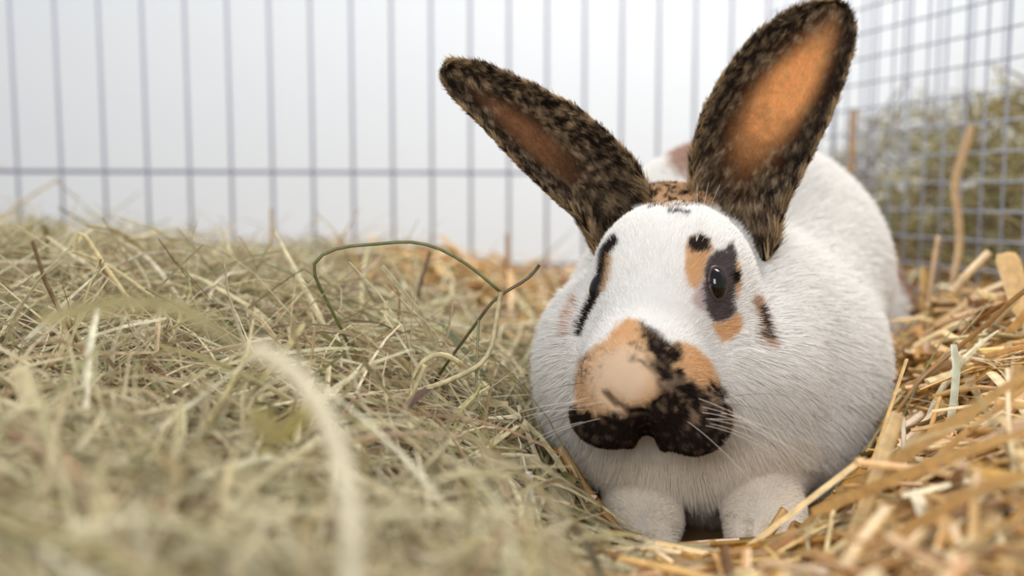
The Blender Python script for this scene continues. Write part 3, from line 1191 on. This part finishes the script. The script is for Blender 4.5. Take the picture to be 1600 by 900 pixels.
def scatter_single(name, cat, group, data, fn, sel, mat, pal, names, placef):
    for k in sel:
        v, q, c = fn(*[a[k:k + 1] for a in data])
        o0 = data[0][k, 0]
        uu, vv, dd = proj(data[0][k])
        ln = np.hypot(uu[-1] - uu[0], vv[-1] - vv[0])
        size = 'long' if ln > 150 else 'short' if ln < 60 else 'middling'
        lab = f"{size} {near_name(data[4][k], pal, names)} {cat} strand {slant(uu, vv)} {placef(uu.mean(), vv.mean(), dd.mean())}"
        if lab in USED:
            continue
        USED.add(lab)
        o = put(name, mesh_from(name, v - o0, q, False, c), mat, label=lab, cat=cat, group=group)
        o.location = o0


h = build_hay(1100, 9, .020, .05, .14, .0016, .0034, .5)
u_, v_, d_ = proj(h[0].mean(1))
sel = np.argsort(-(h[1] * F / d_))
sel = [k for k in sel if 0 < u_[k] < 860 and 390 < v_[k] < 900 and .24 < d_[k] < .75][:220]
scatter_single('hay_strand', 'hay', 'loose strands on top of the hay pile', h, ribbons, sel, M_hay, HAYPAL, HAYN, hay_place)
s = build_straw(1800, 4, .014, .03, .10, .0030, .0062, .3)
u_, v_, d_ = proj(s[0].mean(1))
sel = np.argsort(-(s[1] * F / d_))
umin_ = proj(s[0].reshape(-1, 3))[0].reshape(len(s[0]), -1).min(1)
sel = [k for k in sel if 560 < u_[k] < 1600 and (umin_[k] > 860 or d_[k] > .6) and 390 < v_[k] < 900 and .24 < d_[k] < .85][:200]
scatter_single('straw_piece', 'straw', 'loose straw pieces on top of the bedding', s, tubes, sel, M_straw, STRPAL, STRN, straw_place)

# ------------------------------------------------------------------ hay heap behind the square mesh
n = 9500
hu = rng.uniform(1290, 1720, n)
hd = rng.uniform(.86, 1.02, n)
x = .27 + rng.uniform(0, .50, n)
y = .60 + rng.uniform(0, .68, n)
sky = .13 + .15 * sstep(.30, .50, x) + .03 * (fbm(np.stack([x, y, 0 * x], -1) * 14) - .5)
zc = rng.uniform(0, 1, n) ** .8 * sky
beyond = (((x - p0[0]) * .965 + (y - p0[1]) * .262) > .022) & ((y < 1.0 + .158 * x) | (x > .26))
x, y, zc = x[beyond], y[beyond], zc[beyond]
n = len(x)
ln = rng.uniform(.03, .11, n)
ang = rng.uniform(0, 2 * np.pi, n)
el = rng.normal(0, .5, n)
dv = np.stack([np.cos(ang) * np.cos(el), np.sin(ang) * np.cos(el), np.sin(el)], -1)
t = np.linspace(-.5, .5, 6)
sd = norm(rng.normal(0, 1, (n, 3)))
path = np.stack([x, y, zc], -1)[:, None] + ln[:, None, None] * (t[None, :, None] * dv[:, None] + (t * t - .1)[None, :, None] * sd[:, None] * .5)
okp = (((path[..., 0] - p0[0]) * .965 + (path[..., 1] - p0[1]) * .262) > .006).all(1) & (path[..., 2] > -.02).all(1) & ((path[..., 1] < 1.0 + .158 * path[..., 0] - .008).all(1) | (path[..., 1] > 1.0 + .158 * path[..., 0] + .008).all(1))
path = path[okp]
n = len(path)
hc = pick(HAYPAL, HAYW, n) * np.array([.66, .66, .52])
fw = rng.random(n) < .10
hc[fw] = lin((240, 238, 232))  # bright blurred light spots in the heap, put in as short white flecks
pm = path[fw].mean(1, keepdims=True)
path[fw] = pm + (path[fw] - pm) * .16
v, q, c = ribbons(path, np.where(fw, .0075, rng.uniform(.001, .004, n)), norm(rng.normal(0, 1, (n, 3))), rng.uniform(.05, .4, n), hc)
put('hay_heap', mesh_from('hay_heap', v, q, False, c), M_hay, label='blurred greenish hay heap piled up behind the square wire mesh', cat='hay', kind='stuff')

# ------------------------------------------------------------------ single stems and blades that stand out
def smooth_path(pts, n=22, rounds=2):
    pts = np.asarray(pts, float)
    w = P(*pts.T)
    s = np.r_[0, np.cumsum(np.linalg.norm(np.diff(w, axis=0), axis=1))]
    t = np.linspace(0, s[-1], n)
    r = np.stack([np.interp(t, s, w[:, k]) for k in range(3)], -1)
    for _ in range(rounds):
        r[1:-1] = .25 * r[:-2] + .5 * r[1:-1] + .25 * r[2:]
    return r


def stem(name, label, cat, pts, px, rgb, flat=.8, rounds=2, blade=False, mat=None, fold=.2):
    """pts (u, v, depth); px = width in pixels at the first depth"""
    path = smooth_path(pts, rounds=rounds)
    wd = px * pts[0][2] / F
    col = lin(rgb)[None]
    up = norm(np.array([[0, -1.0, .35]]))
    if blade:
        v, q, c = ribbons(path[None], np.array([wd]), up, np.array([fold]), col)
    else:
        v, q, c = tubes(path[None], np.array([wd]), up, np.array([flat]), col)
    o0 = path[0]
    o = put(name, mesh_from(name, v - o0, q, True, c), mat or (M_hay if 'hay' in cat else M_straw), label=label, cat=cat)
    o.location = o0
    return o


stem('hay_strand', 'dark green hay stem arching high over the hay pile', 'hay',
     [(548, 545, .45), (520, 488, .44), (500, 450, .435), (483, 412, .43), (505, 396, .43), (530, 385, .43), (585, 382, .43), (640, 376, .43), (685, 386, .43), (735, 415, .43), (783, 457, .43)], 5, (112, 114, 66), rounds=1)
stem('hay_strand', 'dark forked hay stem crossing below the right end of the green arch', 'hay',
     [(843, 414, .432), (828, 434, .432), (786, 458, .432), (768, 472, .433), (750, 497, .435), (700, 565, .45), (680, 595, .46)], 5, (104, 92, 62), rounds=1)
stem('hay_strand', 'pale cream hay stem dropping from the tip of the green arch', 'hay',
     [(783, 456, .428), (774, 510, .428), (768, 545, .428), (758, 566, .426), (740, 577, .424), (690, 600, .415), (600, 625, .41), (520, 642, .405)], 8, (214, 200, 158), rounds=1)
stem('hay_strand', 'thin hanging green hay stem below the forked stem', 'hay',
     [(748, 500, .434), (746, 545, .432), (744, 600, .428), (752, 645, .424)], 4, (150, 146, 104), rounds=1)
stem('hay_strand', 'sharply folded pale hay stem standing above the hay at the left', 'hay',
     [(114, 392, .50), (122, 363, .50), (134, 370, .50), (160, 410, .495), (195, 460, .49), (225, 520, .48), (250, 580, .47)], 7, (208, 190, 140), rounds=0)
stem('hay_strand', 'pale hay stem running right from the sharply folded stem', 'hay',
     [(113, 393, .505), (150, 405, .50), (190, 428, .495), (240, 466, .49)], 6, (200, 184, 138), rounds=1)
stem('hay_strand', 'flat grey-green hay leaf blade at the left edge', 'hay',
     [(20, 545, .47), (55, 522, .47), (88, 498, .47), (113, 470, .475)], 19, (190, 184, 150), blade=True)
stem('hay_strand', 'dark upright hay stem in front of the orange straw clump', 'hay',
     [(672, 393, .60), (665, 418, .60), (657, 440, .60), (650, 492, .60)], 6, (122, 100, 66), rounds=1)
stem('hay_strand', 'curled pale hay stem looping in the middle of the hay', 'hay',
     [(590, 760, .395), (620, 690, .40), (640, 645, .405), (646, 585, .41), (662, 562, .412), (684, 551, .412), (702, 556, .413), (722, 570, .415)], 9, (216, 202, 156), rounds=1)
stem('hay_strand', 'pale hay stem beside the curled stem', 'hay',
     [(628, 650, .40), (645, 612, .402), (656, 590, .405), (664, 570, .405)], 8, (222, 208, 162), rounds=1)
stem('hay_strand', 'white upright hay stalk left of the near paw', 'hay',
     [(826, 738, .365), (828, 780, .365), (829, 820, .362), (830, 862, .358)], 12, (238, 232, 220), rounds=1)
stem('hay_strand', 'thin yellow-green hay stem at the lower middle', 'hay',
     [(700, 690, .40), (722, 640, .405), (742, 620, .41), (752, 600, .41)], 5, (196, 186, 120), rounds=1)
stem('hay_strand', 'blurred thick whitish hay stalk in the near foreground', 'hay',
     [(395, 545, .185), (455, 575, .18), (505, 640, .175), (535, 720, .17), (548, 800, .162), (552, 930, .155)], 32, (218, 209, 180), rounds=2)
stem('hay_strand', 'blurred greenish hay blade bending over the left foreground', 'hay',
     [(60, 500, .23), (180, 470, .22), (280, 478, .21), (345, 520, .205), (400, 560, .20)], 24, (158, 148, 104), blade=True)
stem('hay_strand', 'blurred olive hay tuft blade in the left foreground', 'hay',
     [(395, 640, .21), (430, 690, .20), (475, 650, .195), (490, 600, .19)], 30, (150, 138, 82), blade=True)
stem('hay_strand', 'blurred broad pale hay blade standing at the left edge', 'hay',
     [(28, 575, .30), (42, 620, .295), (56, 665, .29), (66, 705, .285)], 30, (206, 190, 150), blade=True)
stem('hay_strand', 'blurred pinkish hay stalk across the lower left foreground', 'hay',
     [(80, 700, .26), (120, 740, .25), (190, 790, .24), (260, 800, .235)], 22, (190, 156, 118))
stem('hay_strand', 'blurred pale hay stalk upright in the lower left', 'hay',
     [(178, 690, .30), (180, 740, .29), (182, 800, .28)], 11, (226, 214, 186))
stem('straw_stalk', 'tan straw stalk leaning in front of the left paw', 'straw',
     [(876, 700, .44), (910, 758, .43), (945, 802, .42), (988, 862, .41)], 15, (206, 160, 92), .75, 1)
stem('straw_stalk', 'cut golden straw stalk resting on the right paw', 'straw',
     [(1226, 796, .425), (1210, 822, .422), (1192, 846, .42), (1176, 872, .415)], 14, (224, 180, 108), .6, 0)
stem('straw_stalk', 'long broad brown straw blade sweeping from the right edge to the right paw', 'straw',
     [(1215, 872, .39), (1262, 822, .38), (1330, 765, .365), (1430, 700, .34), (1520, 640, .32), (1640, 560, .30)], 20, (200, 164, 108), blade=True, fold=.25)
stem('straw_stalk', 'blurred wide brown straw blade below the long sweeping blade', 'straw',
     [(1270, 800, .34), (1370, 760, .32), (1480, 715, .30), (1630, 665, .28)], 17, (196, 156, 98), blade=True, fold=.15)
stem('straw_stalk', 'blurred dark straw blade in the lower right corner', 'straw',
     [(1330, 880, .27), (1430, 820, .26), (1520, 770, .25), (1620, 730, .24)], 20, (184, 144, 90), blade=True, fold=.15)
stem('straw_stalk', 'pale green upright blade standing in the straw at the right', 'straw',
     [(1490, 538, .435), (1495, 575, .433), (1490, 630, .428), (1478, 690, .42), (1464, 722, .415)], 13, (206, 208, 180), blade=True, rounds=1)
stem('straw_stalk', 'thin white upright straw stalk near the long brown blade', 'straw',
     [(1411, 652, .41), (1412, 690, .405), (1413, 738, .40)], 8, (240, 226, 200), .6, 0)
stem('straw_stalk', 'thin golden upright straw stalk between the white and the green stalks', 'straw',
     [(1469, 620, .43), (1460, 650, .425), (1448, 690, .42)], 8, (228, 178, 106), .7, 0)
stem('straw_stalk', 'blurred tall tan straw leaf standing before the wire mesh', 'straw',
     [(1518, 195, .74), (1505, 240, .73), (1490, 290, .72), (1498, 340, .71), (1500, 390, .70), (1485, 450, .68)], 14, (186, 152, 106), blade=True)
stem('straw_stalk', 'blurred yellow straw tip right behind the rabbit flank', 'straw',
     [(1447, 490, .66), (1446, 450, .66), (1441, 415, .66)], 18, (212, 172, 96), blade=True)
stem('straw_stalk', 'blurred upright straw stalk left of the tall tan leaf', 'straw',
     [(1449, 480, .64), (1458, 420, .65), (1466, 370, .66)], 9, (196, 162, 120))
stem('straw_stalk', 'broad pale golden straw husk at the right edge', 'straw',
     [(1572, 396, .56), (1582, 430, .555), (1592, 465, .55), (1600, 505, .54)], 40, (226, 186, 124), blade=True)
stem('straw_stalk', 'brown twig-like stalk crossing the straw at the right edge', 'straw',
     [(1620, 440, .44), (1580, 470, .45), (1545, 505, .46), (1500, 540, .47), (1440, 590, .475), (1390, 660, .47)], 8, (170, 128, 74), .8, 1)
stem('straw_stalk', 'pale straw stalk slanting up against the wire mesh', 'straw',
     [(1488, 456, .60), (1510, 430, .60), (1545, 395, .61)], 13, (226, 196, 150), .6, 0)
stem('straw_stalk', 'slim brown upright stalk blurred before the white wall', 'straw',
     [(793, 366, .82), (794, 405, .82), (793, 450, .82)], 8, (186, 150, 118), .7, 0)
stem('straw_stalk', 'blurred amber stalk behind the right ear by the mesh', 'straw',
     [(1334, 170, .93), (1332, 220, .93), (1328, 275, .93)], 12, (196, 154, 104), .7, 0)
stem('straw_stalk', 'cut straw stalk lying at the bottom below the paws', 'straw',
     [(1002, 852, .40), (1020, 872, .39), (1050, 900, .38)], 14, (220, 176, 108), .6, 0)
stem('straw_stalk', 'thick pale straw stalk at the bottom edge below the right paw', 'straw',
     [(1080, 892, .37), (1140, 880, .375), (1200, 866, .38)], 20, (228, 194, 132), .5, 0)
